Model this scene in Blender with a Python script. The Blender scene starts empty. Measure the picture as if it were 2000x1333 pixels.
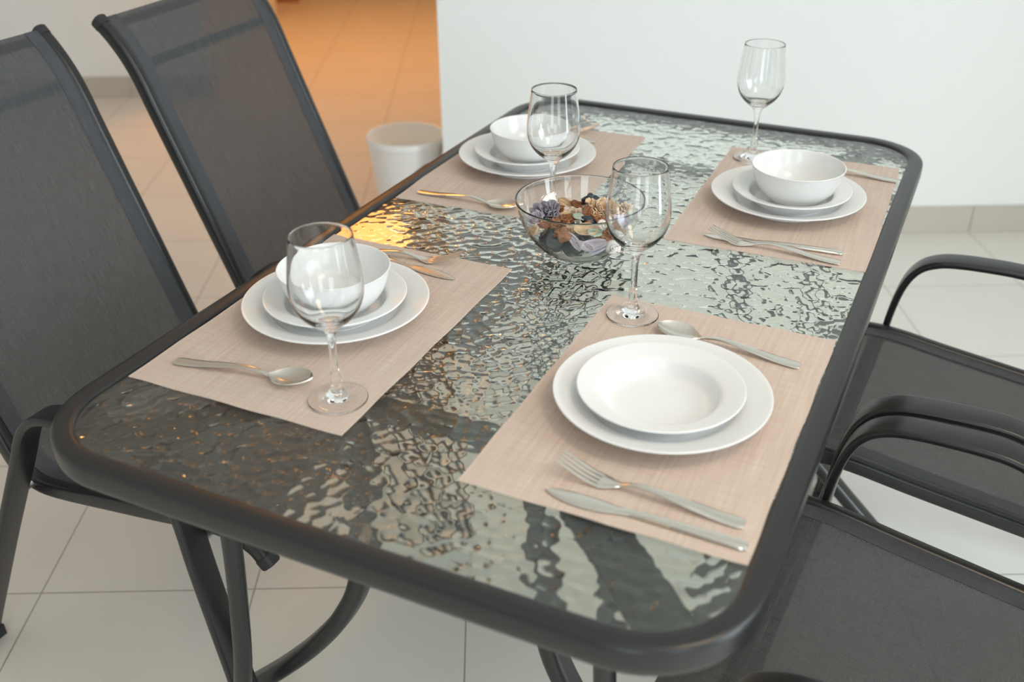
import bpy, bmesh, math, random
import numpy as np
from mathutils import Vector, Matrix

random.seed(7)
np.random.seed(7)
PI = math.pi
SC = bpy.context.scene
COL = SC.collection

# ------------------------------------------------------------------ camera
cam_d = bpy.data.cameras.new('camera')
cam = bpy.data.objects.new('camera', cam_d)
COL.objects.link(cam)
cam_d.sensor_width = 36.0
cam_d.lens = 36.0 * 1995.0 / 2000.0
cam_d.clip_start = 0.02
CAM = Vector((0.4895, -1.2864, 1.3668))


def cam_axes(yaw, pitch, roll):
    cy, sy, cp, sp = math.cos(yaw), math.sin(yaw), math.cos(pitch), math.sin(pitch)
    f = Vector((sy * cp, cy * cp, -sp))
    r = Vector((cy, -sy, 0))
    u = r.cross(f)
    cr, sr = math.cos(roll), math.sin(roll)
    return cr * r + sr * u, -sr * r + cr * u, f


r_, u_, f_ = cam_axes(-0.4470, 0.5246, -0.0085)
M = Matrix((r_, u_, -f_)).transposed().to_4x4()
M.translation = CAM
cam.matrix_world = M
cam_d.dof.use_dof = True
cam_d.dof.focus_distance = 1.42
cam_d.dof.aperture_fstop = 3.5
SC.camera = cam

# ------------------------------------------------------------------ render look
SC.view_settings.view_transform = 'Standard'
SC.view_settings.look = 'None'
SC.view_settings.gamma = 1.0
SC.view_settings.use_curve_mapping = False
SC.view_settings.exposure = -0.58
SC.cycles.use_denoising = True
SC.cycles.max_bounces = 16
SC.cycles.transmission_bounces = 14
SC.cycles.glossy_bounces = 8
SC.cycles.diffuse_bounces = 6
SC.cycles.transparent_max_bounces = 16
SC.cycles.blur_glossy = 0.05
SC.cycles.sample_clamp_indirect = 40.0

# ------------------------------------------------------------------ world and lights
world = bpy.data.worlds.new('sky')
SC.world = world
world.use_nodes = True
bg = world.node_tree.nodes['Background']
bg.inputs['Color'].default_value = (0.80, 0.90, 1.0, 1)
bg.inputs['Strength'].default_value = 1.0

AR = math.radians(26.5)          # the room is turned against the table
E1 = Vector((math.cos(AR), math.sin(AR), 0))
E2 = Vector((-math.sin(AR), math.cos(AR), 0))


def room(s, t, z=0.0):
    return E1 * s + E2 * t + Vector((0, 0, z))


def area(name, loc, aim, sx, sy, power, col):
    d = bpy.data.lights.new(name, 'AREA')
    d.shape = 'RECTANGLE'
    d.size, d.size_y = sx, sy
    d.energy = power
    d.color = col
    o = bpy.data.objects.new(name, d)
    COL.objects.link(o)
    o.location = loc
    o.rotation_euler = (aim - loc).to_track_quat('-Z', 'Y').to_euler()
    return o


def disc(name, loc, power, col, size=0.20, spread=150):
    d = bpy.data.lights.new(name, 'AREA')
    d.shape = 'DISK'
    d.size = size
    d.energy = power
    d.color = col
    d.spread = math.radians(spread)
    o = bpy.data.objects.new(name, d)
    COL.objects.link(o)
    o.location = loc
    return o


DAY = (0.88, 0.97, 1.0)
WARM = (1.0, 0.70, 0.42)
area('window_light_right', room(2.15, -1.25, 1.25), room(0, -1.25, 1.05), 1.5, 2.0, 104, (0.84, 0.945, 1.0))
for s in (-0.75, 1.25):
    area('window_light_front', room(s, -3.5, 1.35), room(s, 0, 1.0), 0.85, 2.0, 25, DAY)
disc('ceiling_lamp', room(0.9, -1.0, 2.57), 14, WARM, 0.6)
disc('corridor_downlight', room(-0.95, 3.95, 2.45), 31, (1.0, 0.40, 0.09), 0.65)
disc('corridor_downlight', room(-0.80, 2.7, 2.45), 4, (1.0, 0.45, 0.14), 0.12)


# ------------------------------------------------------------------ materials
def nodes(name):
    m = bpy.data.materials.new(name)
    m.use_nodes = True
    nt = m.node_tree
    return m, nt, nt.nodes['Principled BSDF']


def pmat(name, col, rough=0.5, metal=0.0, spec=0.5, noise=0.0, nscale=30, bump=0.0, bscale=200, coat=0.0):
    m, nt, b = nodes(name)
    b.inputs['Base Color'].default_value = (*col, 1)
    b.inputs['Roughness'].default_value = rough
    b.inputs['Metallic'].default_value = metal
    b.inputs['Specular IOR Level'].default_value = spec
    b.inputs['Coat Weight'].default_value = coat
    tc = nt.nodes.new('ShaderNodeTexCoord')
    if noise:
        n = nt.nodes.new('ShaderNodeTexNoise')
        n.inputs['Scale'].default_value = nscale
        n.inputs['Detail'].default_value = 4
        r = nt.nodes.new('ShaderNodeMapRange')
        r.inputs['To Min'].default_value = 1 - noise
        r.inputs['To Max'].default_value = 1 + noise
        mx = nt.nodes.new('ShaderNodeMix')
        mx.data_type = 'RGBA'
        mx.blend_type = 'MULTIPLY'
        mx.inputs['Factor'].default_value = 1
        mx.inputs['A'].default_value = (*col, 1)
        nt.links.new(tc.outputs['Object'], n.inputs['Vector'])
        nt.links.new(n.outputs['Fac'], r.inputs['Value'])
        nt.links.new(r.outputs['Result'], mx.inputs['B'])
        nt.links.new(mx.outputs['Result'], b.inputs['Base Color'])
    if bump:
        n = nt.nodes.new('ShaderNodeTexNoise')
        n.inputs['Scale'].default_value = bscale
        bp = nt.nodes.new('ShaderNodeBump')
        bp.inputs['Strength'].default_value = bump
        bp.inputs['Distance'].default_value = 0.001
        nt.links.new(tc.outputs['Object'], n.inputs['Vector'])
        nt.links.new(n.outputs['Fac'], bp.inputs['Height'])
        nt.links.new(bp.outputs['Normal'], b.inputs['Normal'])
    return m


def glass_mat(name, col, ior=1.5, rough=0.0):
    m, nt, b = nodes(name)
    b.inputs['Base Color'].default_value = (*col, 1)
    b.inputs['Roughness'].default_value = rough
    b.inputs['IOR'].default_value = ior
    b.inputs['Transmission Weight'].default_value = 1.0
    return m


def math_node(nt, op, a, b=None, c=None):
    n = nt.nodes.new('ShaderNodeMath')
    n.operation = op
    for i, v in enumerate((a, b, c)):
        if v is None:
            continue
        if isinstance(v, (int, float)):
            n.inputs[i].default_value = v
        else:
            nt.links.new(v, n.inputs[i])
    return n.outputs[0]


def mix_col(nt, fac, a, b):
    mx = nt.nodes.new('ShaderNodeMix')
    mx.data_type = 'RGBA'
    for k, v in (('Factor', fac), ('A', a), ('B', b)):
        if isinstance(v, (int, float)):
            mx.inputs[k].default_value = v
        elif isinstance(v, tuple):
            mx.inputs[k].default_value = (*v, 1)
        else:
            nt.links.new(v, mx.inputs[k])
    return mx.outputs['Result']


def floor_mat():
    m, nt, b = nodes('beige_tile')
    tc = nt.nodes.new('ShaderNodeTexCoord')
    sp = nt.nodes.new('ShaderNodeSeparateXYZ')
    nt.links.new(tc.outputs['Object'], sp.inputs[0])
    lines = []
    for ax, off in (('X', 0.203), ('Y', -0.073)):
        f = math_node(nt, 'FRACT', math_node(nt, 'DIVIDE', math_node(nt, 'ADD', sp.outputs[ax], off + 4.0), 0.4))
        d = math_node(nt, 'MINIMUM', f, math_node(nt, 'SUBTRACT', 1.0, f))
        lines.append(math_node(nt, 'LESS_THAN', d, 0.0035))
    g = math_node(nt, 'MAXIMUM', *lines)
    n = nt.nodes.new('ShaderNodeTexNoise')
    n.inputs['Scale'].default_value = 5
    n.inputs['Detail'].default_value = 5
    nt.links.new(tc.outputs['Object'], n.inputs['Vector'])
    tile = mix_col(nt, n.outputs['Fac'], (0.69, 0.66, 0.60), (0.75, 0.725, 0.67))
    c = mix_col(nt, g, tile, (0.33, 0.30, 0.26))
    nt.links.new(c, b.inputs['Base Color'])
    b.inputs['Roughness'].default_value = 0.32
    b.inputs['Specular IOR Level'].default_value = 0.4
    bp = nt.nodes.new('ShaderNodeBump')
    bp.inputs['Strength'].default_value = 0.5
    bp.inputs['Distance'].default_value = 0.001
    nt.links.new(math_node(nt, 'SUBTRACT', 1.0, g), bp.inputs['Height'])
    nt.links.new(bp.outputs['Normal'], b.inputs['Normal'])
    return m


def sling_mat(name, col, clear):
    """woven mesh fabric: small open gaps between the threads let a little of what lies behind show"""
    m, nt, b = nodes(name)
    out = nt.nodes['Material Output']
    uv = nt.nodes.new('ShaderNodeUVMap')
    sp = nt.nodes.new('ShaderNodeSeparateXYZ')
    nt.links.new(uv.outputs[0], sp.inputs[0])
    su = math_node(nt, 'SINE', math_node(nt, 'MULTIPLY', sp.outputs['X'], 2 * PI / 0.0026))
    sv = math_node(nt, 'SINE', math_node(nt, 'MULTIPLY', sp.outputs['Y'], 2 * PI / 0.0034))
    wv = math_node(nt, 'ADD', math_node(nt, 'MULTIPLY', su, 0.5), math_node(nt, 'MULTIPLY', sv, 0.28))
    mp = nt.nodes.new('ShaderNodeMapping')
    mp.inputs['Scale'].default_value = (30, 500, 1)
    nt.links.new(uv.outputs[0], mp.inputs['Vector'])
    n = nt.nodes.new('ShaderNodeTexNoise')
    n.inputs['Scale'].default_value = 1
    n.inputs['Detail'].default_value = 3
    nt.links.new(mp.outputs[0], n.inputs['Vector'])
    k = math_node(nt, 'ADD', math_node(nt, 'MULTIPLY', wv, 0.42), math_node(nt, 'ADD', math_node(nt, 'MULTIPLY', n.outputs['Fac'], 0.9), 0.55))
    c = mix_col(nt, k, (0, 0, 0), col)
    mx = [x for x in nt.nodes if x.type == 'MIX'][-1]
    mx.clamp_factor = False
    nt.links.new(c, b.inputs['Base Color'])
    b.inputs['Roughness'].default_value = 0.55
    b.inputs['Specular IOR Level'].default_value = 0.5
    bp = nt.nodes.new('ShaderNodeBump')
    bp.inputs['Strength'].default_value = 0.35
    bp.inputs['Distance'].default_value = 0.0006
    nt.links.new(wv, bp.inputs['Height'])
    nt.links.new(bp.outputs['Normal'], b.inputs['Normal'])
    tr = nt.nodes.new('ShaderNodeBsdfTransparent')
    ms = nt.nodes.new('ShaderNodeMixShader')
    ms.inputs[0].default_value = clear
    nt.links.new(b.outputs[0], ms.inputs[1])
    nt.links.new(tr.outputs[0], ms.inputs[2])
    nt.links.new(ms.outputs[0], out.inputs['Surface'])
    return m


def mat_weave():
    m, nt, b = nodes('woven_placemat')
    tc = nt.nodes.new('ShaderNodeTexCoord')
    sp = nt.nodes.new('ShaderNodeSeparateXYZ')
    nt.links.new(tc.outputs['Object'], sp.inputs[0])
    su = math_node(nt, 'SINE', math_node(nt, 'MULTIPLY', sp.outputs['X'], 2 * PI / 0.0021))
    sv = math_node(nt, 'SINE', math_node(nt, 'MULTIPLY', sp.outputs['Y'], 2 * PI / 0.0028))
    wv = math_node(nt, 'MULTIPLY', su, sv)
    outs = []
    for scl in ((260, 9, 1), (14, 330, 1)):
        mp = nt.nodes.new('ShaderNodeMapping')
        mp.inputs['Scale'].default_value = scl
        nt.links.new(tc.outputs['Object'], mp.inputs['Vector'])
        n = nt.nodes.new('ShaderNodeTexNoise')
        n.inputs['Scale'].default_value = 1
        n.inputs['Detail'].default_value = 2
        nt.links.new(mp.outputs[0], n.inputs['Vector'])
        outs.append(n.outputs['Fac'])
    f = math_node(nt, 'ADD', math_node(nt, 'MULTIPLY', outs[0], 0.75), math_node(nt, 'MULTIPLY', outs[1], 0.5))
    f = math_node(nt, 'ADD', f, math_node(nt, 'MULTIPLY', wv, 0.30))
    f = math_node(nt, 'SUBTRACT', f, 0.12)
    c = mix_col(nt, f, (0.49, 0.355, 0.285), (0.77, 0.645, 0.555))
    nt.links.new(c, b.inputs['Base Color'])
    b.inputs['Roughness'].default_value = 0.6
    b.inputs['Specular IOR Level'].default_value = 0.3
    bp = nt.nodes.new('ShaderNodeBump')
    bp.inputs['Strength'].default_value = 0.5
    bp.inputs['Distance'].default_value = 0.0005
    nt.links.new(wv, bp.inputs['Height'])
    nt.links.new(bp.outputs['Normal'], b.inputs['Normal'])
    return m


def wood_mat(name, a, c):
    m, nt, b = nodes(name)
    tc = nt.nodes.new('ShaderNodeTexCoord')
    mp = nt.nodes.new('ShaderNodeMapping')
    mp.inputs['Scale'].default_value = (4, 4, 40)
    n = nt.nodes.new('ShaderNodeTexNoise')
    n.inputs['Scale'].default_value = 2
    n.inputs['Detail'].default_value = 6
    nt.links.new(tc.outputs['Object'], mp.inputs['Vector'])
    nt.links.new(mp.outputs[0], n.inputs['Vector'])
    nt.links.new(mix_col(nt, n.outputs['Fac'], a, c), b.inputs['Base Color'])
    b.inputs['Roughness'].default_value = 0.45
    return m


MAT = dict(
    floor=floor_mat(),
    wall=pmat('white_wall_paint', (0.84, 0.85, 0.835), 0.7, spec=0.2, bump=0.15, bscale=120),
    ceil=pmat('white_ceiling', (0.86, 0.86, 0.85), 0.8),
    base=pmat('beige_skirting_tile', (0.52, 0.48, 0.42), 0.35, noise=0.06, nscale=6),
    frame=pmat('black_powder_coat', (0.014, 0.014, 0.0145), 0.30, spec=0.55, bump=0.12, bscale=900),
    plastic=pmat('black_plastic', (0.02, 0.02, 0.022), 0.5),
    steel=pmat('brushed_steel', (0.73, 0.69, 0.62), 0.20, metal=1.0),
    bolt=pmat('zinc_bolt', (0.6, 0.6, 0.6), 0.3, metal=1.0),
    ceramic=pmat('white_glazed_ceramic', (0.785, 0.785, 0.775), 0.16, spec=0.5),
    bin=pmat('white_bin_plastic', (0.88, 0.875, 0.86), 0.4),
    liner=pmat('cream_bin_liner', (0.88, 0.85, 0.78), 0.6),
    mat=mat_weave(),
    sling=sling_mat('charcoal_mesh_fabric', (0.066, 0.069, 0.073), 0.26),
    hem=sling_mat('charcoal_mesh_hem', (0.055, 0.057, 0.065), 0.0),
    tglass=glass_mat('hammered_green_glass', (0.915, 0.97, 0.91), 1.5),
    glass=glass_mat('clear_glass', (0.985, 0.99, 0.988), 1.5),
    bowlglass=glass_mat('clear_bowl_glass', (0.955, 0.98, 0.98), 1.5),
    wood=wood_mat('brown_wood', (0.30, 0.13, 0.05), (0.42, 0.20, 0.08)),
    lav=pmat('dried_lavender_petal', (0.31, 0.285, 0.325), 0.75, noise=0.75, nscale=55, bump=0.6, bscale=260),
    lavpale=pmat('dried_pale_lilac_petal', (0.50, 0.44, 0.49), 0.75, noise=0.5, nscale=60, bump=0.6, bscale=260),
    cream=pmat('dried_cream_petal', (0.68, 0.54, 0.42), 0.75, noise=0.5, nscale=60, bump=0.6, bscale=260),
    beige=pmat('dried_beige_petal', (0.66, 0.47, 0.30), 0.75, noise=0.5, nscale=60, bump=0.6, bscale=260),
    pod=pmat('dark_pod_skin', (0.020, 0.023, 0.032), 0.30, noise=0.7, nscale=60, bump=0.8, bscale=140),
    chip=pmat('brown_wood_chip', (0.25, 0.098, 0.038), 0.6, noise=0.8, nscale=70, bump=0.8, bscale=200),
    tan=pmat('tan_wood_curl', (0.58, 0.40, 0.24), 0.65, noise=0.6, nscale=70, bump=0.6, bscale=200),
    shell=pmat('pale_seashell', (0.72, 0.66, 0.60), 0.4, noise=0.4, nscale=70, bump=0.4, bscale=200),
    green=pmat('pale_green_leaf', (0.34, 0.39, 0.30), 0.65, noise=0.6, nscale=60, bump=0.6, bscale=200),
)


# ------------------------------------------------------------------ mesh helpers
class MB:
    def __init__(self):
        self.v, self.f, self.uv = [], [], None

    def add(self, vs, fs):
        n = len(self.v)
        self.v += [tuple(p) for p in vs]
        self.f += [tuple(i + n for i in f) for f in fs]
        return self

    def box(self, c, s, rotz=0.0):
        x, y, z = (k / 2 for k in s)
        cz, sz = math.cos(rotz), math.sin(rotz)
        vs = []
        for a, b, d in ((-x, -y, -z), (x, -y, -z), (x, y, -z), (-x, y, -z), (-x, -y, z), (x, -y, z), (x, y, z), (-x, y, z)):
            vs.append((c[0] + a * cz - b * sz, c[1] + a * sz + b * cz, c[2] + d))
        return self.add(vs, [(3, 2, 1, 0), (4, 5, 6, 7), (0, 1, 5, 4), (1, 2, 6, 5), (2, 3, 7, 6), (3, 0, 4, 7)])

    def lathe(self, prof, n=48, c=(0, 0, 0), reverse=False):
        """prof runs from the bottom outside up and back down inside: normals point outwards"""
        vs, ring, fs = [], [], []
        for r, z in prof:
            if r < 1e-6:
                ring.append([len(vs)] * n)
                vs.append((c[0], c[1], c[2] + z))
            else:
                ring.append(list(range(len(vs), len(vs) + n)))
                vs += [(c[0] + r * math.cos(2 * PI * j / n), c[1] + r * math.sin(2 * PI * j / n), c[2] + z) for j in range(n)]
        for i in range(len(prof) - 1):
            for j in range(n):
                k = (j + 1) % n
                q = []
                for x in (ring[i][j], ring[i][k], ring[i + 1][k], ring[i + 1][j]):
                    if x not in q:
                        q.append(x)
                if len(q) > 2:
                    fs.append(tuple(q))
        return self.add(vs, fs)

    def sweep(self, path, sec, side, closed=False, caps=True, scale=None):
        """sec: points (a along side, b along the normal) ; normal = side x tangent"""
        P = [Vector(p) for p in path]
        n, k = len(P), len(sec)
        vs, fs = [], []
        for i in range(n):
            if closed:
                t = (P[(i + 1) % n] - P[i - 1])
            else:
                t = P[min(i + 1, n - 1)] - P[max(i - 1, 0)]
            t.normalize()
            S = Vector(side) if not callable(side) else Vector(side(i))
            S = (S - t * S.dot(t)).normalized()
            N = t.cross(S)
            q = scale[i] if scale else 1.0
            vs += [P[i] + S * a * q + N * b * q for a, b in sec]
        m = n if closed else n - 1
        for i in range(m):
            for j in range(k):
                a, b = i * k + j, i * k + (j + 1) % k
                c, d = ((i + 1) % n) * k + (j + 1) % k, ((i + 1) % n) * k + j
                fs.append((a, b, c, d))
        if caps and not closed:
            fs.append(tuple(reversed(range(k))))
            fs.append(tuple(range((n - 1) * k, n * k)))
        return self.add(vs, fs)

    def grid(self, fn, nu, nv):
        vs = [fn(i / nu, j / nv) for i in range(nu + 1) for j in range(nv + 1)]
        fs = []
        for i in range(nu):
            for j in range(nv):
                a = i * (nv + 1) + j
                fs.append((a, a + nv + 1, a + nv + 2, a + 1))
        return self.add(vs, fs)

    def shell(self, fn, nu, nv, th):
        """a curved sheet of real thickness"""
        vs = [Vector(fn(i / nu, j / nv)) for i in range(nu + 1) for j in range(nv + 1)]
        idx = lambda i, j: i * (nv + 1) + j
        nrm = []
        for i in range(nu + 1):
            for j in range(nv + 1):
                du = vs[idx(min(i + 1, nu), j)] - vs[idx(max(i - 1, 0), j)]
                dv = vs[idx(i, min(j + 1, nv))] - vs[idx(i, max(j - 1, 0))]
                q = du.cross(dv)
                nrm.append(q.normalized() if q.length > 1e-12 else Vector((0, 0, 1)))
        N = len(vs)
        allv = vs + [p - q * th for p, q in zip(vs, nrm)]
        fs = []
        for i in range(nu):
            for j in range(nv):
                a, b, c, d = idx(i, j), idx(i + 1, j), idx(i + 1, j + 1), idx(i, j + 1)
                fs.append((a, b, c, d))
                fs.append((a + N, d + N, c + N, b + N))
        for i in range(nu):
            for j, fl in ((0, False), (nv, True)):
                a, b = idx(i, j), idx(i + 1, j)
                fs.append((a, a + N, b + N, b) if not fl else (a, b, b + N, a + N))
        for j in range(nv):
            for i, fl in ((0, True), (nu, False)):
                a, b = idx(i, j), idx(i, j + 1)
                fs.append((a, a + N, b + N, b) if not fl else (a, b, b + N, a + N))
        return self.add(allv, fs)

    def build(self, name, mat, parent=None, smooth=35, fix=True, loc=None, uv=None):
        me = bpy.data.meshes.new(name)
        me.from_pydata([tuple(p) for p in self.v], [], self.f)
        if fix:
            bm = bmesh.new()
            bm.from_mesh(me)
            bmesh.ops.recalc_face_normals(bm, faces=bm.faces)
            bm.to_mesh(me)
            bm.free()
        if uv is not None:
            lay = me.uv_layers.new(name='UVMap')
            for l in me.loops:
                lay.data[l.index].uv = uv[l.vertex_index]
        if smooth:
            me.polygons.foreach_set('use_smooth', [True] * len(me.polygons))
            me.set_sharp_from_angle(angle=math.radians(smooth))
        me.materials.append(MAT[mat] if isinstance(mat, str) else mat)
        me.update()
        o = bpy.data.objects.new(name, me)
        COL.objects.link(o)
        if parent:
            o.parent = parent
        if loc is not None:
            o.location = loc
        return o


def thing(name, label, cat, loc=(0, 0, 0), rotz=0.0, group=None):
    o = bpy.data.objects.new(name, None)
    o.empty_display_size = 0.05
    COL.objects.link(o)
    o.location = loc
    o.rotation_euler = (0, 0, rotz)
    return tag(o, label, cat, group)


def tag(o, label, cat, group=None):
    o['label'] = label
    o['category'] = cat
    if group:
        o['group'] = group
    return o


def struct(o):
    o['kind'] = 'structure'
    return o


def dup(root, loc, rotz, label):
    r = root.copy()
    COL.objects.link(r)
    r.location = loc
    r.rotation_euler = (root.rotation_euler[0], root.rotation_euler[1], rotz)
    r['label'] = label
    for ch in list(root.children):
        c = ch.copy()
        COL.objects.link(c)
        c.parent = r
        for g in list(ch.children):
            d = g.copy()
            COL.objects.link(d)
            d.parent = c
    return r


def smooth_path(pts, k=5):
    """Catmull-Rom through the points"""
    P = [np.array(p, float) for p in pts]
    P = [2 * P[0] - P[1]] + P + [2 * P[-1] - P[-2]]
    out = []
    for i in range(1, len(P) - 2):
        for j in range(k):
            t = j / k
            out.append(0.5 * ((2 * P[i]) + (-P[i - 1] + P[i + 1]) * t + (2 * P[i - 1] - 5 * P[i] + 4 * P[i + 1] - P[i + 2]) * t * t
                              + (-P[i - 1] + 3 * P[i] - 3 * P[i + 1] + P[i + 2]) * t ** 3))
    out.append(P[-2])
    return [tuple(p) for p in out]


def rrect(w, h, r, k=3):
    """rounded rectangle section"""
    out = []
    for cx, cy, a0 in ((w / 2 - r, h / 2 - r, 0), (-w / 2 + r, h / 2 - r, PI / 2), (-w / 2 + r, -h / 2 + r, PI), (w / 2 - r, -h / 2 + r, 1.5 * PI)):
        for i in range(k + 1):
            a = a0 + PI / 2 * i / k
            out.append((cx + r * math.cos(a), cy + r * math.sin(a)))
    return out


def circ(r, n=12):
    return [(r * math.cos(2 * PI * i / n), r * math.sin(2 * PI * i / n)) for i in range(n)]


# ================================================================== THE ROOM
T_BACK, T_LEFT = 1.66, 3.31
S_CORNER, S_CORR = -0.297, -1.43
S_R, S_L, T_F, T_END, H = 2.25, -4.2, -3.6, 7.2, 2.6


def room_box(name, s0, s1, t0, t1, z0, z1, mat):
    mb = MB()
    mb.box(((s0 + s1) / 2, (t0 + t1) / 2, (z0 + z1) / 2), (s1 - s0, t1 - t0, z1 - z0))
    o = mb.build(name, mat, smooth=0)
    o.rotation_euler = (0, 0, AR)
    return struct(o)


room_box('floor', S_L - 0.1, S_R + 0.1, T_F - 0.1, T_END + 0.1, -0.1, 0.0, 'floor')
room_box('ceiling', S_L - 0.1, S_R + 0.1, T_F - 0.1, T_END + 0.1, H, H + 0.1, 'ceil')
room_box('wall_back', S_CORNER, S_R, T_BACK, T_END, 0, H, 'wall')
room_box('wall_left', S_L, S_CORR, T_LEFT, 4.95, 0, H, 'wall')
room_box('wall_corridor', S_L, S_CORNER, T_END, T_END + 0.1, 0, H, 'wall')
room_box('wall_side', S_L - 0.1, S_L, T_F, T_END, 0, H, 'wall')


def wall_with_opening(name, axis, pos, a0, a1, o0, o1, z0, z1):
    mb = MB()

    def bx(p0, p1, q0, q1):
        if axis == 's':
            mb.box((pos, (p0 + p1) / 2, (q0 + q1) / 2), (0.1, p1 - p0, q1 - q0))
        else:
            mb.box(((p0 + p1) / 2, pos, (q0 + q1) / 2), (p1 - p0, 0.1, q1 - q0))
    bx(a0, o0, 0, H)
    bx(o1, a1, 0, H)
    if z0 > 0:
        bx(o0, o1, 0, z0)
    bx(o0, o1, z1, H)
    o = mb.build(name, 'wall', smooth=0)
    o.rotation_euler = (0, 0, AR)
    struct(o)


wall_with_opening('wall_right', 's', S_R + 0.05, T_F, T_BACK, -2.1, -0.4, 0.0, 2.3)
wall_with_opening('wall_front', 't', T_F - 0.05, S_L, S_R + 0.1, -1.3, 1.9, 0.3, 2.35)


def skirting(name, s0, s1, t, n0):
    """a row of skirting tiles with joints"""
    mb = MB()
    k = math.floor((s0 + 0.203) / 0.4)
    x = -0.203 + 0.4 * k
    while x < s1:
        a, b = max(x + 0.0012, s0), min(x + 0.3988, s1)
        if b > a:
            mb.box(((a + b) / 2, t - 0.005, 0.045), (b - a, 0.010, 0.089))
        x += 0.4
    o = mb.build(name, 'base', smooth=0)
    o.rotation_euler = (0, 0, AR)
    return struct(o)


skirting('baseboard_back', S_CORNER, S_R, T_BACK, 0)
skirting('baseboard_left', S_L, S_CORR, T_LEFT, 0)

# wooden cabinet at the far end of the corridor
cab = thing('wooden_cabinet', 'brown wooden cabinet standing at the far end of the orange-lit corridor', 'cabinet', room(-1.64, 5.50), AR)
MB().box((0, 0.02, 0.46), (0.56, 0.40, 0.76)).build('carcass', 'wood', cab, 0)
MB().box((0, 0, 0.04), (0.56, 0.42, 0.08)).build('plinth', 'wood', cab, 0)
for sx in (-1, 1):
    d = MB().box((sx * 0.14, -0.19, 0.46), (0.272, 0.018, 0.74)).build('door', 'wood', cab, 0)
    MB().box((sx * 0.03, -0.206, 0.5), (0.012, 0.014, 0.12)).build('handle', 'steel', d, 0)

# ------------------------------------------------------------------ waste bin
wb = thing('waste_bin', 'white plastic waste bin on the tiled floor beside the white wall corner', 'bin', room(-0.428, 1.86))
MB().lathe([(0, 0), (0.092, 0), (0.096, 0.004), (0.124, 0.27), (0.1215, 0.27), (0.0935, 0.006), (0, 0.006)], 48).build('bin_body', 'bin', wb, 40)
MB().lathe([(0.1238, 0.262), (0.1275, 0.264), (0.1275, 0.283), (0.125, 0.286), (0.120, 0.284), (0.1205, 0.262)], 48).build('rim', 'bin', wb, 50)
MB().lathe([(0, 0.20), (0.06, 0.205), (0.1145, 0.215), (0.1195, 0.275), (0.1175, 0.275), (0.1125, 0.217), (0.06, 0.207), (0, 0.202)], 48).build('liner', 'liner', wb, 50)

# ================================================================== TABLE
T = 0.720
GW, GL = 0.381, 0.683            # half size of the visible glass
table = thing('glass_table', 'rectangular dining table with hammered green glass top and rounded black metal frame', 'table')


def rr_path(hx, hy, r, k=14):
    out = []
    for cx, cy, a0 in ((hx - r, hy - r, 0), (-hx + r, hy - r, PI / 2), (-hx + r, -hy + r, PI), (hx - r, -hy + r, 1.5 * PI)):
        for i in range(k + 1):
            a = a0 + PI / 2 * i / k
            out.append((cx + r * math.cos(a), cy + r * math.sin(a), 0))
    return out


prof = [(-0.003, -0.006), (-0.0015, 0.0012), (0.001, 0.0032), (0.005, 0.0040), (0.012, 0.0042), (0.0185, 0.0040), (0.0216, 0.0028), (0.0233, 0.0003), (0.0239, -0.004),
        (0.0240, -0.011), (0.0240, -0.019), (0.0232, -0.0245), (0.0208, -0.0288), (0.0165, -0.0310), (0.006, -0.0315), (-0.001, -0.030), (-0.003, -0.020)]
mb = MB()
mb.sweep(rr_path(GW, GL, 0.094), [(z, d) for d, z in prof], (0, 0, 1), closed=True)
# normal = tangent x side: for a counter-clockwise path with side = up it points outwards
fr = mb.build('frame', 'frame', table, 50)
fr.location = (0, 0, T)


def hammered(x, y, cell=0.0145):
    """pebbled relief of the underside: smooth nearest-point field"""
    gx, gy = np.floor(x / cell).astype(int), np.floor(y / cell).astype(int)
    acc = np.zeros_like(x)
    rs = np.random.RandomState(3)
    tab = rs.rand(256, 256, 3)
    k = 15.0 / (cell * cell)
    for i in range(-2, 3):
        for j in range(-2, 3):
            q = tab[(gx + i) % 256, (gy + j) % 256]
            px, py = (gx + i + q[..., 0]) * cell, (gy + j + q[..., 1]) * cell
            acc += (0.5 + q[..., 2]) * np.exp(-k * ((x - px) ** 2 + (y - py) ** 2))
    return -np.log(acc + 1e-9) / k / cell          # metres, low on the pebbles


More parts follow.
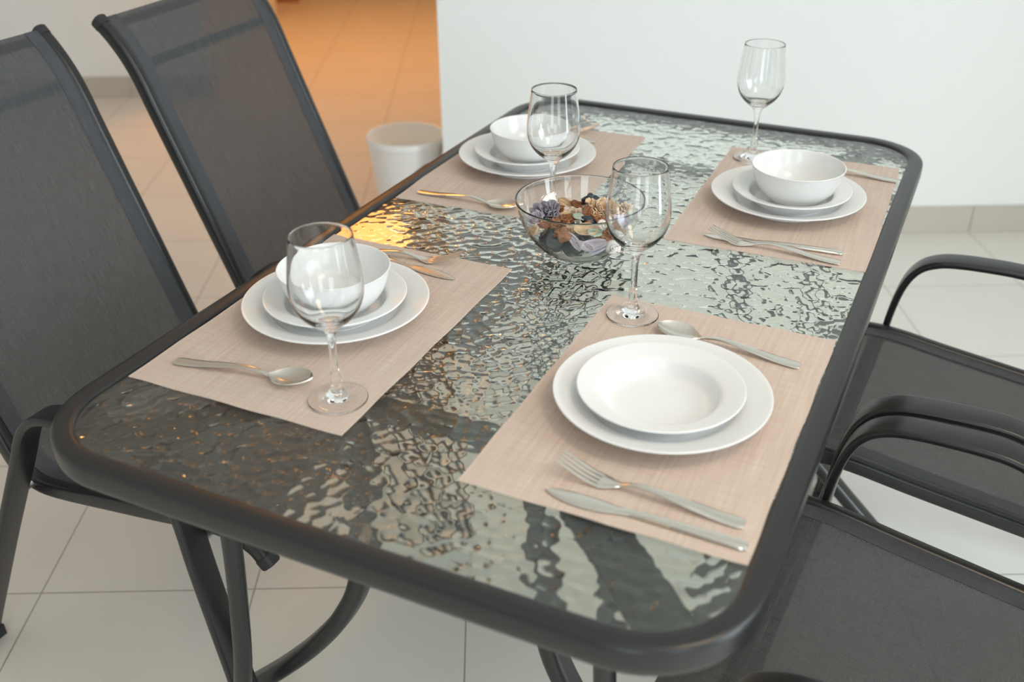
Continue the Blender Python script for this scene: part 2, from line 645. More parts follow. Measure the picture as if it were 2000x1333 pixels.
def glass_top():
    hx, hy, r, th = GW + 0.004, GL + 0.004, 0.098, 0.005
    nx, ny = 330, 590
    v = np.linspace(-hy, hy, ny + 1)
    over = np.clip(np.abs(v) - (hy - r), 0, None)
    w = hx - r + np.sqrt(np.clip(r * r - over ** 2, 0, None))
    w = np.maximum(w, hx - r)
    u = np.linspace(-1, 1, nx + 1)
    X = u[None, :] * w[:, None]
    Y = np.repeat(v[:, None], nx + 1, 1)
    hgt = hammered(X + 1.0, Y + 1.0)
    hgt -= hgt.mean()
    nz = 0.016 * np.clip(hgt, -0.004, 0.004)      # the upper face is only slightly uneven
    top = np.stack([X, Y, nz], -1).reshape(-1, 3)
    bot = np.stack([X, Y, -th + 0.15 * hgt], -1).reshape(-1, 3)
    n = (ny + 1) * (nx + 1)
    idx = np.arange(n).reshape(ny + 1, nx + 1)
    a, b, c, d = idx[:-1, :-1], idx[:-1, 1:], idx[1:, 1:], idx[1:, :-1]
    ft = np.stack([a, b, c, d], -1).reshape(-1, 4)
    fb = np.stack([a, d, c, b], -1).reshape(-1, 4) + n
    loop = np.concatenate([idx[0, :], idx[1:, -1], idx[-1, -2::-1], idx[-2:0:-1, 0]])
    nxt = np.roll(loop, -1)
    fs = np.stack([loop, loop + n, nxt + n, nxt], -1)
    me = bpy.data.meshes.new('glass_top')
    me.from_pydata(np.concatenate([top, bot]).tolist(), [], np.concatenate([ft, fb, fs]).tolist())
    me.polygons.foreach_set('use_smooth', [True] * len(me.polygons))
    me.set_sharp_from_angle(angle=math.radians(50))
    me.materials.append(MAT['tglass'])
    o = bpy.data.objects.new('glass_top', me)
    COL.objects.link(o)
    o.parent = table
    o.location = (0, 0, T)
    return o


glass_top()['label'] = 'pale green hammered glass pane'
strap = rrect(0.036, 0.026, 0.009)
for sx in (-1, 1):
    for sy in (-1, 1):
        # slim leg, bowed, rising to the corner bracket
        pth = smooth_path([(sx * 0.335, sy * 0.585, 0.012), (sx * 0.300, sy * 0.568, 0.14), (sx * 0.272, sy * 0.560, 0.27), (sx * 0.254, sy * 0.560, 0.42), (sx * 0.246, sy * 0.560, 0.55), (sx * 0.250, sy * 0.560, 0.703)], 5)
        lg = MB().sweep(pth, circ(0.0125, 14), (0, 1, 0)).build('leg', 'frame', table, 50)
        MB().lathe([(0, 0), (0.0155, 0), (0.0155, 0.022), (0.013, 0.026), (0, 0.026)], 16, (sx * 0.337, sy * 0.586, 0)).build('foot_cap', 'plastic', lg, 50)
        # broad curved brace of the pedestal
        pth = smooth_path([(sx * 0.455, sy * 0.45, 0.010), (sx * 0.375, sy * 0.45, 0.088), (sx * 0.300, sy * 0.45, 0.165), (sx * 0.228, sy * 0.45, 0.249), (sx * 0.170, sy * 0.45, 0.335), (sx * 0.136, sy * 0.45, 0.42), (sx * 0.122, sy * 0.45, 0.55), (sx * 0.118, sy * 0.45, 0.684)], 6)
        MB().sweep(pth, strap, (0, 1, 0)).build('curved_brace', 'frame', table, 40)
        # flat diagonal bracket under the glass
        a, b = Vector((sx * 0.175, sy * 0.495, 0.704)), Vector((sx * 0.338, sy * 0.660, 0.704))
        br = MB().sweep([a.lerp(b, i / 4) for i in range(5)], rrect(0.006, 0.056, 0.002), (0, 0, 1)).build('corner_bracket', 'frame', table, 40)
        MB().lathe([(0, 0.703), (0.0085, 0.703), (0.0085, 0.709), (0.007, 0.711), (0, 0.7115)], 14, (sx * 0.254, sy * 0.561, 0)).build('bolt', 'frame', br, 40)
    pass
for sy in (-1, 1):
    MB().box((0, sy * 0.45, 0.694), (0.754, 0.034, 0.014)).build('cross_bar', 'frame', table, 0)

# ================================================================== CHAIRS
RAIL = smooth_path([(-0.012, 0.404), (-0.030, 0.421), (-0.065, 0.4335), (-0.12, 0.4325), (-0.20, 0.420), (-0.30, 0.406), (-0.40, 0.393), (-0.447, 0.394), (-0.478, 0.413), (-0.497, 0.447),
                    (-0.557, 0.597), (-0.609, 0.728), (-0.642, 0.812), (-0.661, 0.862), (-0.679, 0.898), (-0.703, 0.932), (-0.727, 0.958)], 4)
ARM = smooth_path([(-0.034, 0.018), (-0.063, 0.20), (-0.093, 0.390), (-0.103, 0.47), (-0.116, 0.525), (-0.136, 0.558), (-0.165, 0.574), (-0.20, 0.580), (-0.245, 0.582), (-0.285, 0.582), (-0.315, 0.579),
                   (-0.342, 0.570), (-0.364, 0.552), (-0.382, 0.526), (-0.399, 0.492), (-0.417, 0.457), (-0.455, 0.387), (-0.515, 0.275), (-0.610, 0.092), (-0.648, 0.018)], 4)


def offs(path, d):
    """shift a profile in the XZ plane along its normal (up / to the sitter's side)"""
    out = []
    for i in range(len(path)):
        a, b = path[max(i - 1, 0)], path[min(i + 1, len(path) - 1)]
        tx, tz = b[0] - a[0], b[1] - a[1]
        L = math.hypot(tx, tz)
        out.append((path[i][0] + tz / L * d, path[i][1] - tx / L * d))
    return out


def ribbon(path, y0, y1, th, ny=8, sag=0.0):
    mb = MB()
    n = len(path)
    lo = offs(path, -th)
    arc = [0.0]
    for i in range(1, n):
        arc.append(arc[-1] + math.hypot(path[i][0] - path[i - 1][0], path[i][1] - path[i - 1][1]))
    vs, uv = [], []
    for lay in (path, lo):
        for i in range(n):
            for j in range(ny + 1):
                y = y0 + (y1 - y0) * j / ny
                vs.append((lay[i][0], y, lay[i][1]))
                uv.append((arc[i], y))
    N = n * (ny + 1)
    fs = []
    for i in range(n - 1):
        for j in range(ny):
            a = i * (ny + 1) + j
            b = a + ny + 1
            fs.append((a, a + 1, b + 1, b))
            fs.append((a + N, b + N, b + 1 + N, a + 1 + N))
        for j in (0, ny):
            a = i * (ny + 1) + j
            b = a + ny + 1
            fs.append((a, b, b + N, a + N) if j == 0 else (b, a, a + N, b + N))
    for i in (0, n - 1):
        for j in range(ny):
            a = i * (ny + 1) + j
            fs.append((a, a + N, a + 1 + N, a + 1) if i == 0 else (a + 1, a + 1 + N, a + N, a))
    mb.add(vs, fs)
    return mb, uv


def make_chair(label):
    t = thing('sling_chair', label, 'chair', group='black sling armchairs around the glass table')
    top = offs(RAIL, 0.0085)
    mb, uv = ribbon(top, -0.2145, 0.2145, 0.0016)
    mb.build('sling', 'sling', t, 40, uv=uv)
    # doubled hems along both sides and the pocket at the front edge
    for s in (-1, 1):
        mb, uv = ribbon(offs(RAIL, 0.0094), *sorted((s * 0.2155, s * 0.178)), 0.0008, 2)
        mb.build('side_hem', 'hem', t, 40, uv=uv)
        rail = MB().sweep([(x, s * 0.215, z) for x, z in RAIL], rrect(0.022, 0.026, 0.007), (0, 1, 0)).build('side_rail', 'frame', t, 50)
        e, e2 = RAIL[0], RAIL[1]
        d = Vector((e[0] - e2[0], 0, e[1] - e2[1])).normalized()
        p = Vector((e[0], s * 0.215, e[1]))
        MB().sweep([p - d * 0.004, p + d * 0.010, p + d * 0.013], rrect(0.025, 0.029, 0.009), (0, 1, 0), scale=[1, 1, 0.85]).build('end_cap', 'plastic', rail, 40)
        e, e2 = RAIL[-1], RAIL[-2]
        d = Vector((e[0] - e2[0], 0, e[1] - e2[1])).normalized()
        p = Vector((e[0], s * 0.215, e[1]))
        MB().sweep([p - d * 0.010, p + d * 0.004, p + d * 0.007], rrect(0.0245, 0.0285, 0.009), (0, 1, 0), scale=[1, 1, 0.8]).build('end_cap', 'plastic', rail, 40)
        arm = MB().sweep([(x, s * 0.2555, z) for x, z in ARM], rrect(0.045, 0.013, 0.005), (0, 1, 0)).build('arm_frame', 'frame', t, 50)
        for q in (0, -1):
            x, z = ARM[q]
            MB().box((x, s * 0.2555, 0.011), (0.022, 0.050, 0.022)).build('foot_cap', 'plastic', arm, 0)
        # bolts joining the rail to the arm frame
        for bx, bz in ((-0.0985, 0.425), (-0.449, 0.397)):
            bb = MB()
            bb.sweep([(bx, s * 0.222, bz), (bx, s * 0.240, bz)], circ(0.006), (0, 0, 1))
            bb.build('bolt', 'bolt', arm, 40)
    # cross bars
    for (bx, bz, sec, nm) in ((-0.085, 0.4225, circ(0.011, 14), 'seat_bar'), (-0.40, 0.378, circ(0.010, 14), 'seat_bar'),
                              (-0.7215, 0.948, rrect(0.016, 0.016, 0.006), 'top_bar'), (-0.6755, 0.878, rrect(0.018, 0.014, 0.005), 'back_bar')):
        MB().sweep([(bx, -0.206, bz), (bx, 0, bz), (bx, 0.206, bz)], sec, (0, 0, 1)).build(nm, 'frame', t, 50)
    return t


CH = [((-0.269, -0.253), -0.003, ''),
      ((-0.247, 0.326), 0.065, ''),
      ((0.299, 0.268), PI - 0.015, ''),
      ((0.280, -0.288), PI - 0.072, '')]
CHL = ['black mesh sling chair at the left edge, nearest the spoon and wine glass setting',
       'black mesh sling chair on the left with the orange corridor behind its back',
       'black mesh sling chair on the right nearer the white wall and its skirting',
       'black mesh sling chair at the bottom right corner, beside the plate without a bowl']
chair0 = make_chair(CHL[0])
chair0.location = (*CH[0][0], 0)
chair0.rotation_euler = (0, 0, CH[0][1])
for (xy, rz, _), lb in list(zip(CH, CHL))[1:]:
    dup(chair0, (*xy, 0), rz, lb)

# ================================================================== PLACEMATS
MATS = {'FR': (0.2278, -0.3353, 0.001), 'FL': (-0.2276, -0.3206, 0.0143), 'BL': (-0.2345, 0.3025, 0.0417), 'BR': (0.2265, 0.3262, 0.028)}
WHERE = {'FR': 'front right setting without a bowl', 'FL': 'front left setting beside the nearest wine glass',
         'BL': 'back left setting nearest the waste bin', 'BR': 'back right setting by the right table edge'}
MT = 0.0014


def placemat():
    mb = MB()
    nx, ny = 20, 30

    def fn(u, v):
        x, y = (u - 0.5) * 0.30, (v - 0.5) * 0.45
        return (x + 0.0006 * math.sin(v * 23), y + 0.0006 * math.sin(u * 19), MT)
    mb.shell(fn, nx, ny, MT - 0.0002)
    return mb


pm0 = None
for k, (x, y, a) in MATS.items():
    lb = 'beige woven placemat under the ' + WHERE[k]
    if pm0 is None:
        pm0 = placemat().build('placemat', 'mat', None, 30, loc=(x, y, T))
        pm0.rotation_euler = (0, 0, a)
        tag(pm0, lb, 'placemat', 'beige woven placemats on the glass table')
    else:
        dup(pm0, (x, y, T), a, lb)
Z0 = T + MT + 0.0003

# ================================================================== CROCKERY
def sp(p, k=3):
    return smooth_path(p, k)


DINNER = [(0, 0.0), (0.070, 0.0), (0.074, 0.0015), (0.084, 0.0065), (0.092, 0.0125), (0.108, 0.0175), (0.1205, 0.0215), (0.1225, 0.0228), (0.1222, 0.0243),
          (0.1195, 0.0241), (0.107, 0.0203), (0.091, 0.0155), (0.0855, 0.0118), (0.079, 0.0062), (0.072, 0.0042), (0.05, 0.0038), (0, 0.0038)]
SIDE = [(0, 0.0), (0.050, 0.0), (0.054, 0.0012), (0.063, 0.0085), (0.0685, 0.0185), (0.081, 0.0230), (0.0920, 0.0266), (0.0938, 0.0278), (0.0934, 0.0292),
        (0.0912, 0.0290), (0.080, 0.0258), (0.0680, 0.0218), (0.0642, 0.0165), (0.059, 0.0078), (0.052, 0.0040), (0.03, 0.0034), (0, 0.0034)]
BOWL = [(0, 0.0025), (0.030, 0.0025), (0.031, 0.0), (0.034, 0.0), (0.0355, 0.003), (0.045, 0.0085), (0.0585, 0.0205), (0.0675, 0.036), (0.0725, 0.0535), (0.0735, 0.0562), (0.0722, 0.0568),
        (0.0702, 0.0538), (0.065, 0.0370), (0.056, 0.0225), (0.043, 0.0115), (0.025, 0.0070), (0, 0.0060)]
SETS = {'FR': (0.2239, -0.3445), 'FL': (-0.2345, -0.3100), 'BL': (-0.2404, 0.3063), 'BR': (0.2230, 0.3092)}
d0 = s0 = b0 = None
for k, (x, y) in SETS.items():
    lb = 'large white dinner plate under the stack, ' + WHERE[k]
    if d0 is None:
        d0 = MB().lathe(sp(DINNER), 96).build('dinner_plate', 'ceramic', None, 45, loc=(x, y, Z0))
        tag(d0, lb, 'plate', 'large white dinner plates')
    else:
        dup(d0, (x, y, Z0), 0, lb)
    lb = 'smaller white plate on a dinner plate, ' + WHERE[k]
    dx, dy = {'FR': (0.0, -0.006), 'FL': (0.002, -0.004), 'BL': (0.0, -0.001), 'BR': (0.006, -0.004)}[k]
    zs = Z0 + 0.0042
    if s0 is None:
        s0 = MB().lathe(sp(SIDE), 96).build('side_plate', 'ceramic', None, 45, loc=(x + dx, y + dy, zs))
        tag(s0, lb, 'plate', 'smaller white plates on the dinner plates')
    else:
        dup(s0, (x + dx, y + dy, zs), 0, lb)
    if k == 'FR':
        continue
    lb = 'white cereal bowl on top of plates, ' + WHERE[k]
    zb = zs + 0.0042
    ox, oy = {'FL': (0.002, -0.002), 'BL': (0.009, -0.002), 'BR': (0.012, -0.002)}[k]
    if b0 is None:
        b0 = MB().lathe([(r, z * 1.09) for r, z in sp(BOWL)], 96).build('cereal_bowl', 'ceramic', None, 45, loc=(x + ox, y + oy, zb))
        tag(b0, lb, 'bowl', 'white cereal bowls')
    else:
        dup(b0, (x + ox, y + oy, zb), 0, lb)

# ================================================================== WINE GLASSES
FOOT = [(0, 0.0022), (0.018, 0.0016), (0.030, 0.0004), (0.0338, 0.0), (0.0347, 0.0010), (0.0337, 0.0024), (0.026, 0.0040), (0.016, 0.0072), (0.0098, 0.0112), (0.0070, 0.0155), (0.0064, 0.0190), (0.0063, 0.0230)]
STEM = [(0.0063, 0.0230), (0.0062, 0.0300), (0.0056, 0.0345), (0.0046, 0.0380), (0.0042, 0.050), (0.0043, 0.066), (0.0050, 0.078), (0.0068, 0.0865), (0.0082, 0.0895)]
CUP = [(0.0082, 0.0895), (0.0120, 0.0930), (0.0190, 0.0985), (0.0280, 0.1065), (0.0355, 0.1170), (0.0398, 0.1290), (0.0411, 0.1400), (0.0403, 0.1540), (0.0382, 0.1710), (0.0358, 0.1880), (0.0343, 0.1995), (0.0339, 0.2005), (0.0334, 0.1995),
       (0.0348, 0.1880), (0.0371, 0.1710), (0.0392, 0.1540), (0.0399, 0.1400), (0.0386, 0.1298), (0.0343, 0.1185), (0.0268, 0.1090), (0.0180, 0.1020), (0.0090, 0.0985), (0, 0.0975)]
WG = {'FL': (-0.1175, -0.4845, 'clear wine glass nearest the camera, beside the spoon on the front left placemat'),
      'FR': (0.1220, -0.1530, 'clear wine glass on the front right placemat, overlapping the potpourri bowl'),
      'BL': (-0.1040, 0.1050, 'clear wine glass behind the potpourri bowl, before the back left plates'),
      'BR': (0.1200, 0.5000, 'clear wine glass farthest from the camera, behind the back right bowl')}
w0 = None
for k, (x, y, lb) in WG.items():
    if w0 is None:
        w0 = thing('wine_glass', lb, 'wine glass', (x, y, Z0), 0, 'clear stemmed wine glasses')
        MB().lathe([(r, z * 1.027) for r, z in sp(FOOT)], 56).build('foot', 'glass', w0, 80, fix=False)
        MB().lathe([(r, z * 1.027) for r, z in sp(STEM)], 56).build('stem', 'glass', w0, 80, fix=False)
        MB().lathe([(r, z * 1.027) for r, z in sp(CUP)], 56).build('bowl', 'glass', w0, 80, fix=False)
    else:
        dup(w0, (x, y, Z0), 0, lb)

# ================================================================== CUTLERY (x along the length, handle end at x = 0)
def interp(x, tab):
    xs = [p[0] for p in tab]
    return float(np.interp(x, xs, [p[1] for p in tab]))


def strip(x0, x1, wt, zt, tt, n=26, yc=lambda x: 0.0):
    """a flat bar with rounded edges: wt width, zt underside height, tt thickness tables"""
    mb = MB()
    sec = []
    vs, fs = [], []
    K = 10
    for i in range(n + 1):
        x = x0 + (x1 - x0) * i / n
        w, z, th, y = interp(x, wt) / 2, interp(x, zt), interp(x, tt), yc(x)
        for j in range(K):
            a = 2 * PI * j / K
            ca, sa = math.cos(a), math.sin(a)
            vs.append((x, y + w * math.copysign(abs(ca) ** 0.6, ca), z + th / 2 + th / 2 * math.copysign(abs(sa) ** 0.7, sa)))
    for i in range(n):
        for j in range(K):
            a, b = i * K + j, i * K + (j + 1) % K
            fs.append((a, b, b + K, a + K))
    fs.append(tuple(range(K)))
    fs.append(tuple(range(n * K, (n + 1) * K)))
    mb.add(vs, fs)
    return mb


def dense(tab, k=6):
    return smooth_path(tab, k)


HW = dense([(0, 0.0125), (0.004, 0.0160), (0.020, 0.0166), (0.060, 0.0130), (0.095, 0.0086), (0.118, 0.0072), (0.128, 0.0078)])
HZ = dense([(0, 0.0006), (0.03, 0.0016), (0.070, 0.0060), (0.098, 0.0078), (0.118, 0.0055), (0.128, 0.0026), (0.145, 0.0008), (0.160, 0.0030), (0.190, 0.0150), (0.198, 0.0175)])
HT = [(0, 0.0022), (0.06, 0.0026), (0.11, 0.0034), (0.128, 0.0028), (0.16, 0.0020), (0.198, 0.0014)]


def make_fork(label):
    t = thing('fork', label, 'fork', group='steel forks')
    strip(0, 0.128, HW, HZ, HT, 40).build('handle', 'steel', t, 40)
    W = dense([(0.128, 0.0078), (0.135, 0.0140), (0.143, 0.0215), (0.150, 0.0245)])
    strip(0.128, 0.1505, W, HZ, HT, 14).build('head', 'steel', t, 40)
    for i in range(4):
        y0 = (i - 1.5) * 0.0063
        tw = [(0.148, 0.0050), (0.175, 0.0043), (0.192, 0.0030), (0.197, 0.0012)]
        strip(0.148, 0.197, tw, HZ, HT, 16, lambda x, y0=y0: y0 * (1 + 0.02 * (x - 0.15) / 0.05)).build('tine', 'steel', t, 40)
    return t


SW = dense([(0, 0.0038), (0.06, 0.0056), (0.14, 0.0102), (0.25, 0.0158), (0.40, 0.0198), (0.55, 0.0204), (0.70, 0.0186), (0.83, 0.0148), (0.93, 0.0092), (0.98, 0.0045), (1.0, 0.0012)])


def make_spoon(label):
    t = thing('spoon', label, 'spoon', group='steel spoons')
    strip(0, 0.128, HW, HZ, HT, 40).build('handle', 'steel', t, 40)
    mb = MB()

    def fn(u, v):
        x = 0.1265 + 0.060 * u
        q = min(max((x - 0.1265) / 0.060, 0), 1)
        w = interp(q, SW)
        y = (v - 0.5) * 2
        rim = 0.0030 + 0.0050 * q
        depth = 0.0072 * math.sin(PI * min(1, max(0, q * 0.98 + 0.02))) ** 0.7
        return (x, -y * w, rim - depth * (1 - y * y) + 0.0017)
    mb.shell(fn, 26, 14, 0.0013)
    mb.build('bowl', 'steel', t, 60)
    return t


def make_knife(label):
    t = thing('table_knife', label, 'knife', group='steel table knives')
    KW = dense([(0, 0.009), (0.004, 0.0128), (0.030, 0.0126), (0.090, 0.0098), (0.116, 0.0090)])
    KZ = [(0, 0.0002), (0.116, 0.0006)]
    KT = dense([(0, 0.0036), (0.02, 0.0052), (0.09, 0.0048), (0.116, 0.0034)])
    strip(0, 0.116, KW, KZ, KT, 34).build('handle', 'steel', t, 40)
    BW = dense([(0.116, 0.0090), (0.128, 0.0118), (0.145, 0.0178), (0.165, 0.0200), (0.185, 0.0168), (0.198, 0.0100), (0.2055, 0.0020)])
    strip(0.116, 0.2055, BW, [(0.116, 0.0006), (0.2055, 0.0008)], [(0.116, 0.0030), (0.13, 0.0020), (0.2055, 0.0012)], 34,
          lambda x: 0.0022 * math.sin(PI * min(1, max(0, (x - 0.116) / 0.0895)))).build('blade', 'steel', t, 40)
    return t


def place(proto, made, tip, end, z=Z0, label=None):
    """lay a piece with its handle end at `end`, pointing at `tip`"""
    a = math.atan2(tip[1] - end[1], tip[0] - end[0])
    if made:
        return dup(proto, (end[0], end[1], z), a, label)
    proto.location = (end[0], end[1], z)
    proto.rotation_euler = (0, 0, a)
    return proto


fork0 = make_fork('steel fork lying face up beside the knife on the front right placemat')
place(fork0, False, (0.166, -0.501), (0.362, -0.508))
place(fork0, True, (-0.150, -0.112), (-0.346, -0.146), label='steel fork crossing the knife behind the front left plates')
place(fork0, True, (0.149, 0.128), (0.343, 0.117), label='steel fork crossing the knife before the back right plates')
place(fork0, True, (-0.186, 0.512), (-0.378, 0.480), label='steel fork half hidden behind the back left plates and bowl')
knife0 = make_knife('steel table knife lowest at the front right placemat, parallel to the fork')
place(knife0, False, (0.167, -0.5375), (0.3725, -0.539))
place(knife0, True, (-0.141, -0.160), (-0.343, -0.136), label='steel table knife with only its tip showing behind the front left plates')
place(knife0, True, (0.137, 0.133), (0.341, 0.151), label='steel table knife under the fork before the back right plates')
place(knife0, True, (-0.170, 0.462), (-0.375, 0.456), label='steel table knife mostly hidden behind the back left plates')
spoon0 = make_spoon('steel spoon lying alone on the front left placemat')
place(spoon0, False, (-0.1725, -0.474), (-0.345, -0.4985))
place(spoon0, True, (0.165, -0.177), (0.350, -0.194), label='steel spoon between the wine glass and plate of the front right setting')
place(spoon0, True, (-0.163, 0.104), (-0.350, 0.106), label='steel spoon on the back left placemat beside the potpourri bowl')
place(spoon0, True, (0.190, 0.486), (0.376, 0.485), label='steel spoon behind the bowl at the back right setting')

# ================================================================== POTPOURRI BOWL
BX, BY, RB = -0.014, -0.004, 0.0945
GB = [(0, 0.0015), (0.028, 0.0012), (0.031, 0.0), (0.034, 0.0006), (0.046, 0.0065), (0.062, 0.019), (0.077, 0.038), (0.0875, 0.060), (0.0930, 0.080), (0.0945, 0.0868), (0.0932, 0.0885), (0.0914, 0.0868),
      (0.0900, 0.080), (0.0845, 0.0605), (0.0742, 0.0395), (0.0598, 0.0220), (0.044, 0.0105), (0.025, 0.0058), (0, 0.0052)]
gb = MB().lathe(sp(GB, 4), 96).build('glass_bowl', 'bowlglass', None, 80, fix=False, loc=(BX, BY, T + 0.0003))
tag(gb, 'clear glass bowl of potpourri in the middle of the table', 'bowl')
VR = Vector((0.904, 0.428, 0)).normalized()      # to the right as the camera sees it
VF = Vector((-0.432, 0.902, 0)).normalized()     # away from the camera


def inb(a, b, z):
    return Vector((BX, BY, T)) + VR * a + VF * b + Vector((0, 0, z))


def lump(r, sx, sy, sz, seed, amp=0.16, freq=1.6):
    rs = np.random.RandomState(seed)
    bm = bmesh.new()
    bmesh.ops.create_icosphere(bm, subdivisions=4, radius=1)
    off = Vector(rs.rand(3) * 20)
    from mathutils import noise as nz
    mb = MB()
    for v in bm.verts:
        k = 1 + amp * nz.noise(v.co * freq + off) + amp * 0.6 * nz.noise(v.co * freq * 3 + off) + amp * 0.35 * nz.noise(v.co * freq * 7 + off)
        p = v.co * k * r
        mb.v.append((p.x * sx, p.y * sy, p.z * sz))
    mb.f = [tuple(v.index for v in f.verts) for f in bm.faces]
    bm.free()
    return mb


def rose(r, seed, layers=4, per=6, lift=0.75, curl=0.5):
    """a dried flower head: cupped petals wrapped around one another"""
    rs = np.random.RandomState(seed)
    mb = MB()
    for L in range(layers):
        q = (L + 1) / layers
        n = max(3, int(per * (0.55 + 0.45 * q)))
        for i in range(n):
            a0 = 2 * PI * (i + 0.5 * (L % 2)) / n + rs.uniform(-0.25, 0.25)
            half = PI / n * 1.15
            rr = r * (0.18 + 0.72 * q) * rs.uniform(0.88, 1.1)
            hh = r * lift * (1.15 - 0.55 * q) * rs.uniform(0.85, 1.15)
            ph = rs.uniform(0, 6)

            def fn(u, v, a0=a0, half=half, rr=rr, hh=hh, ph=ph, q=q):
                a = a0 + (u - 0.5) * 2 * half
                edge = 1 - 0.22 * (2 * u - 1) ** 2
                w = v * edge
                rad = r * 0.10 + (rr - r * 0.10) * (w ** 0.75) + curl * r * 0.18 * max(0, w - 0.72) / 0.28 * q
                z = hh * (w ** 1.35) - curl * r * 0.14 * (max(0, w - 0.8) / 0.2) ** 2 * q
                rad *= 1 + (0.05 + 0.06 * v) * math.sin(7 * a + ph + 6 * v)
                return (rad * math.cos(a), rad * math.sin(a), z + r * 0.09 * math.sin(9 * u + ph) * v * v)
            mb.shell(fn, 6, 6, r * 0.035)
    return mb


def curl_chip(L, w, bend, roll, seed, th=0.0010):
    """a curled shaving or leaf"""
    rs = np.random.RandomState(seed)
    ph = rs.uniform(0, 6)
    mb = MB()

    def fn(u, v):
        s = (u - 0.5)
        wd = w * (0.18 + 0.82 * math.sin(PI * min(max(u, 0.02), 0.98)) ** 0.6)
        t = (v - 0.5) * wd
        a = s * bend
        R = L / max(bend, 0.05)
        x, z = R * math.sin(a), R * (1 - math.cos(a))
        tz = roll * (2 * (v - 0.5)) ** 2 * wd * 0.5 + 0.0012 * math.sin(9 * u + ph) + 0.0011 * math.sin(15 * v + ph + 2.5 * u)
        return (x, t, z + tz)
    mb.shell(fn, 18, 14, th)
    return mb


def conch(r, seed):
    """a small spiral seashell"""
    mb = MB()
    pts, sc = [], []
    n = 64
    for i in range(n + 1):
        q = i / n
        a = q * 2 * PI * 2.6
        R = r * 0.62 * (1 - q) ** 1.0 + r * 0.02
        pts.append((R * math.cos(a), R * math.sin(a), r * 1.3 * q))
        sc.append(max(0.05, (1 - q)))
    mb.sweep(pts, circ(r * 0.48, 12), (0, 0, 1), scale=sc)
    return mb


def pot(mb, name, mat, a, b, z, rot, label, cat, smooth=60):
    o = mb.build(name, mat, None, smooth, loc=inb(a, b, z))
    o.rotation_euler = rot
    tag(o, label, cat, 'pieces of potpourri in the glass bowl')
    return o


# lower layer seen through the glass: dark pods
pot(lump(0.0195, 1.05, 0.95, 0.9, 1), 'seed_pod', 'pod', -0.040, -0.029, 0.0350, (0.2, 0.3, 0.4), 'dark grey-blue pod at the left of the glass bowl, pressed against its front wall', 'potpourri')
pot(lump(0.0185, 1.05, 0.95, 0.85, 2), 'seed_pod', 'pod', -0.010, -0.029, 0.0265, (0.1, 0.1, 1.4), 'large black pod at the bottom front of the glass bowl, left of the middle', 'potpourri')
pot(lump(0.0180, 1.15, 0.9, 0.75, 3), 'seed_pod', 'pod', 0.0250, -0.026, 0.0225, (0.1, 0.0, 2.4), 'black pod lowest in the glass bowl, right of the middle', 'potpourri')
pot(lump(0.0165, 1.1, 0.9, 0.8, 4), 'seed_pod', 'pod', 0.006, 0.014, 0.0230, (0, 0.3, 0.9), 'black pod buried under the beige flower in the glass bowl', 'potpourri')
pot(lump(0.0160, 1.0, 0.9, 0.85, 5, 0.22, 2.2), 'seed_pod', 'pod', 0.020, 0.050, 0.0585, (0.5, 0.2, 0.3), 'knobbly black pod at the back of the glass bowl, highest of the dark ones', 'potpourri')
pot(lump(0.0085, 1.3, 0.9, 0.9, 6), 'seed_pod', 'pod', 0.011, -0.016, 0.0590, (0.2, 0.5, 0.3), 'smallest black pod, in the middle of the glass bowl before the beige flower', 'potpourri')
pot(lump(0.0150, 1.1, 0.9, 0.8, 7), 'seed_pod', 'pod', -0.034, 0.022, 0.0330, (0.2, 0.2, 0.3), 'dark pod under the lavender flower in the glass bowl', 'potpourri')
pot(lump(0.0140, 1.2, 0.9, 0.8, 8), 'seed_pod', 'pod', 0.052, 0.022, 0.0480, (0.2, 0.2, 1.3), 'dark pod at the right of the glass bowl behind the wine glass', 'potpourri')
# flowers
pot(rose(0.0235, 11, 6, 9, 0.95, 0.7), 'dried_flower', 'lav', -0.047, 0.014, 0.0530, (0.35, -0.25, 0.4), 'grey-lavender dried flower on top at the left of the glass bowl', 'potpourri')
pot(rose(0.0135, 12, 4, 7, 0.9, 0.6), 'dried_flower', 'lavpale', -0.062, -0.008, 0.0580, (0.5, -0.35, 0.1), 'small pale lilac dried flower at the left rim of the glass bowl', 'potpourri')
pot(rose(0.0275, 13, 6, 9, 0.72, 0.7), 'dried_flower', 'beige', 0.032, 0.016, 0.0555, (0.30, 0.10, 0.9), 'large beige dried rose at the right of the glass bowl', 'potpourri')
pot(rose(0.0165, 14, 4, 6, 0.75, 0.5), 'dried_flower', 'cream', -0.010, 0.010, 0.0530, (0.5, -0.05, 0.2), 'cream dried flower head in the centre of the glass bowl', 'potpourri')
pot(rose(0.0185, 15, 3, 5, 0.8, 0.6), 'dried_flower', 'lavpale', 0.052, -0.024, 0.0505, (0.9, 0.35, 0.5), 'pale lilac dried flower behind the wine glass at the right of the bowl', 'potpourri')
pot(rose(0.0120, 16, 3, 5, 0.8, 0.5), 'dried_flower', 'cream', 0.066, 0.014, 0.0635, (0.3, 0.4, 0.2), 'small cream dried flower at the far right of the glass bowl', 'potpourri')
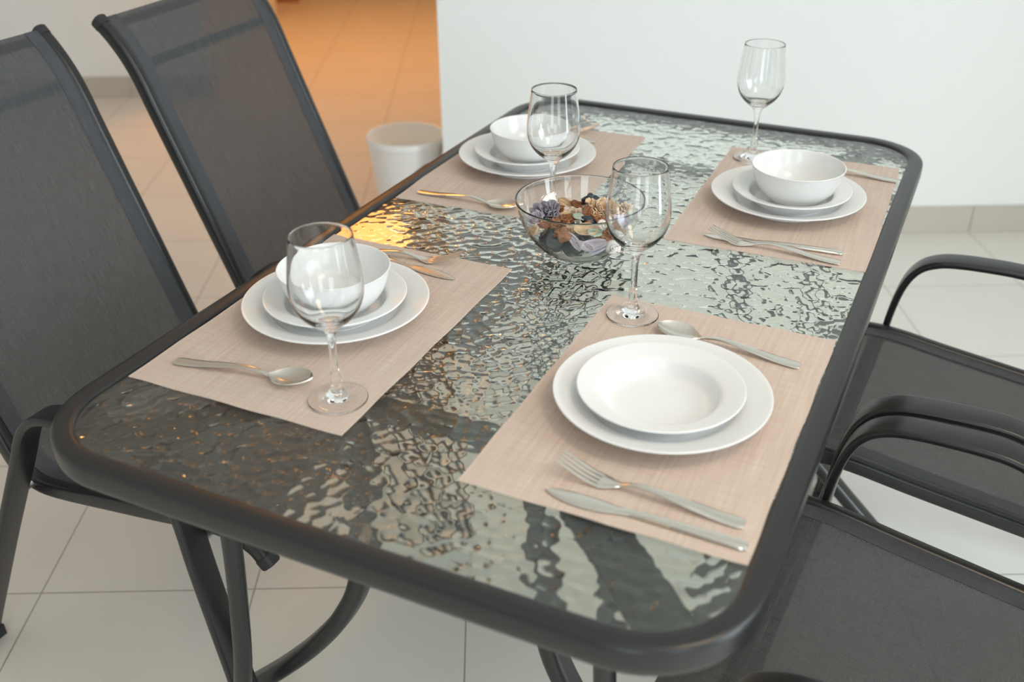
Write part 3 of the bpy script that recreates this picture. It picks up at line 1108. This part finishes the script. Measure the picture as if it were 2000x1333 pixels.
# front strips and curls
pot(curl_chip(0.042, 0.015, 1.5, 0.35, 21), 'dried_petal', 'lavpale', 0.014, -0.0540, 0.0400, (1.0, -0.15, 0.55), 'long lilac petal curled against the front wall of the glass bowl', 'potpourri')
pot(curl_chip(0.034, 0.011, 1.1, 0.4, 22), 'dried_petal', 'lavpale', -0.010, -0.0530, 0.0455, (1.1, 0.6, -0.35), 'narrow lilac petal slanting down the front wall of the glass bowl', 'potpourri')
pot(curl_chip(0.040, 0.018, 1.7, 0.5, 23), 'wood_curl', 'tan', 0.006, -0.0420, 0.0560, (0.6, 0.05, 0.42), 'tan wood curl under the front rim of the glass bowl', 'potpourri')
pot(lump(0.0150, 1.25, 0.75, 0.8, 24, 0.55, 1.5), 'wood_chip', 'chip', 0.041, -0.0380, 0.0440, (0.3, 0.3, 0.5), 'orange-brown wood chip at the front right wall of the glass bowl', 'potpourri')
pot(lump(0.0100, 1.1, 0.8, 0.9, 25, 0.55, 1.5), 'wood_chip', 'chip', -0.027, -0.0460, 0.0530, (0.3, 0.1, 0.5), 'rust-brown wood chip below the front rim of the glass bowl', 'potpourri')
pot(lump(0.0092, 1.1, 0.9, 0.9, 26, 0.55, 1.5), 'wood_chip', 'chip', -0.020, -0.0150, 0.0600, (0.1, 0.4, 0.2), 'orange wood chip before the cream flower in the glass bowl', 'potpourri')
pot(lump(0.0085, 1.2, 0.8, 0.9, 27, 0.55, 1.5), 'wood_chip', 'chip', -0.037, -0.0210, 0.0585, (0.1, 0.2, 1.2), 'brown wood chip before the lavender flower in the glass bowl', 'potpourri')
pot(curl_chip(0.026, 0.012, 1.6, 0.4, 28), 'wood_curl', 'tan', -0.019, 0.0450, 0.0620, (0.7, 0.3, 0.3), 'tan wood curl at the back of the glass bowl, left of the knobbly pod', 'potpourri')
pot(curl_chip(0.026, 0.013, 1.5, 0.4, 29), 'wood_curl', 'chip', -0.001, 0.0420, 0.0600, (0.5, 0.2, 0.8), 'brown wood curl at the back of the glass bowl, behind the cream flower', 'potpourri')
pot(curl_chip(0.026, 0.011, 1.4, 0.5, 30), 'dried_leaf', 'green', -0.001, -0.0170, 0.0640, (0.3, 0.3, 0.6), 'pale green dried leaf in the middle of the glass bowl', 'potpourri')
pot(curl_chip(0.024, 0.012, 1.5, 0.5, 31), 'dried_leaf', 'green', 0.017, -0.0470, 0.0560, (0.9, 0.2, 0.5), 'green dried leaf behind the front rim of the glass bowl', 'potpourri')
pot(curl_chip(0.026, 0.016, 1.5, 0.4, 32), 'wood_curl', 'tan', -0.0640, -0.0290, 0.0500, (0.9, -0.5, -0.5), 'tan wood curl against the left wall of the glass bowl', 'potpourri')
pot(curl_chip(0.022, 0.012, 1.5, 0.4, 33), 'wood_curl', 'chip', 0.010, 0.0000, 0.0660, (0.3, -0.4, 1.4), 'reddish wood curl between the cream and beige flowers', 'potpourri')
pot(conch(0.0120, 1), 'seashell', 'shell', 0.043, -0.050, 0.0330, (1.2, 0.6, 0.3), 'pale spiral seashell low at the front right of the glass bowl', 'potpourri')
pot(conch(0.0095, 2), 'seashell', 'shell', 0.030, -0.0270, 0.0560, (0.9, -0.3, 1.3), 'small pale seashell before the beige rose', 'potpourri')
# small chips wedged between the larger pieces
SMALL = [(-0.052, -0.020, 0.0560, 'chip'), (-0.028, 0.036, 0.0570, 'chip'), (-0.006, 0.030, 0.0570, 'chip'), (0.014, 0.030, 0.0590, 'tan'), (0.004, -0.030, 0.0560, 'chip'), (-0.016, -0.034, 0.0550, 'tan'),
         (0.033, -0.016, 0.0570, 'chip'), (0.060, 0.000, 0.0570, 'tan'), (0.044, 0.038, 0.0590, 'chip'), (-0.028, 0.004, 0.0590, 'tan'), (-0.052, 0.034, 0.0560, 'tan'), (0.020, -0.005, 0.0600, 'chip')]
for i, (a, b, z, m) in enumerate(SMALL):
    kind = {'chip': 'small brown wood chip', 'tan': 'small tan wood chip'}[m] + ' wedged between the larger pieces in the glass bowl'
    pot(lump(0.0078, 1.35, 0.8, 0.75, 60 + i, 0.6, 1.4), 'wood_chip', m, a, b, z, (0.4 * i, 0.3, 1.1 * i), kind, 'potpourri')
for i, (a, b, z, L, rx, ry, rz, lb) in enumerate((
        (0.024, -0.0530, 0.0335, 0.034, 1.0, -0.35, 0.75, 'lilac petal low against the front wall of the glass bowl, beside the pale seashell'),
        (0.003, -0.0560, 0.0390, 0.030, 1.1, 0.35, 0.15, 'lilac petal between the two longer petals at the front wall of the glass bowl'))):
    pot(curl_chip(L, 0.010, 1.3, 0.45, 80 + i), 'dried_petal', 'lavpale', a, b, z, (rx, ry, rz), lb, 'potpourri')
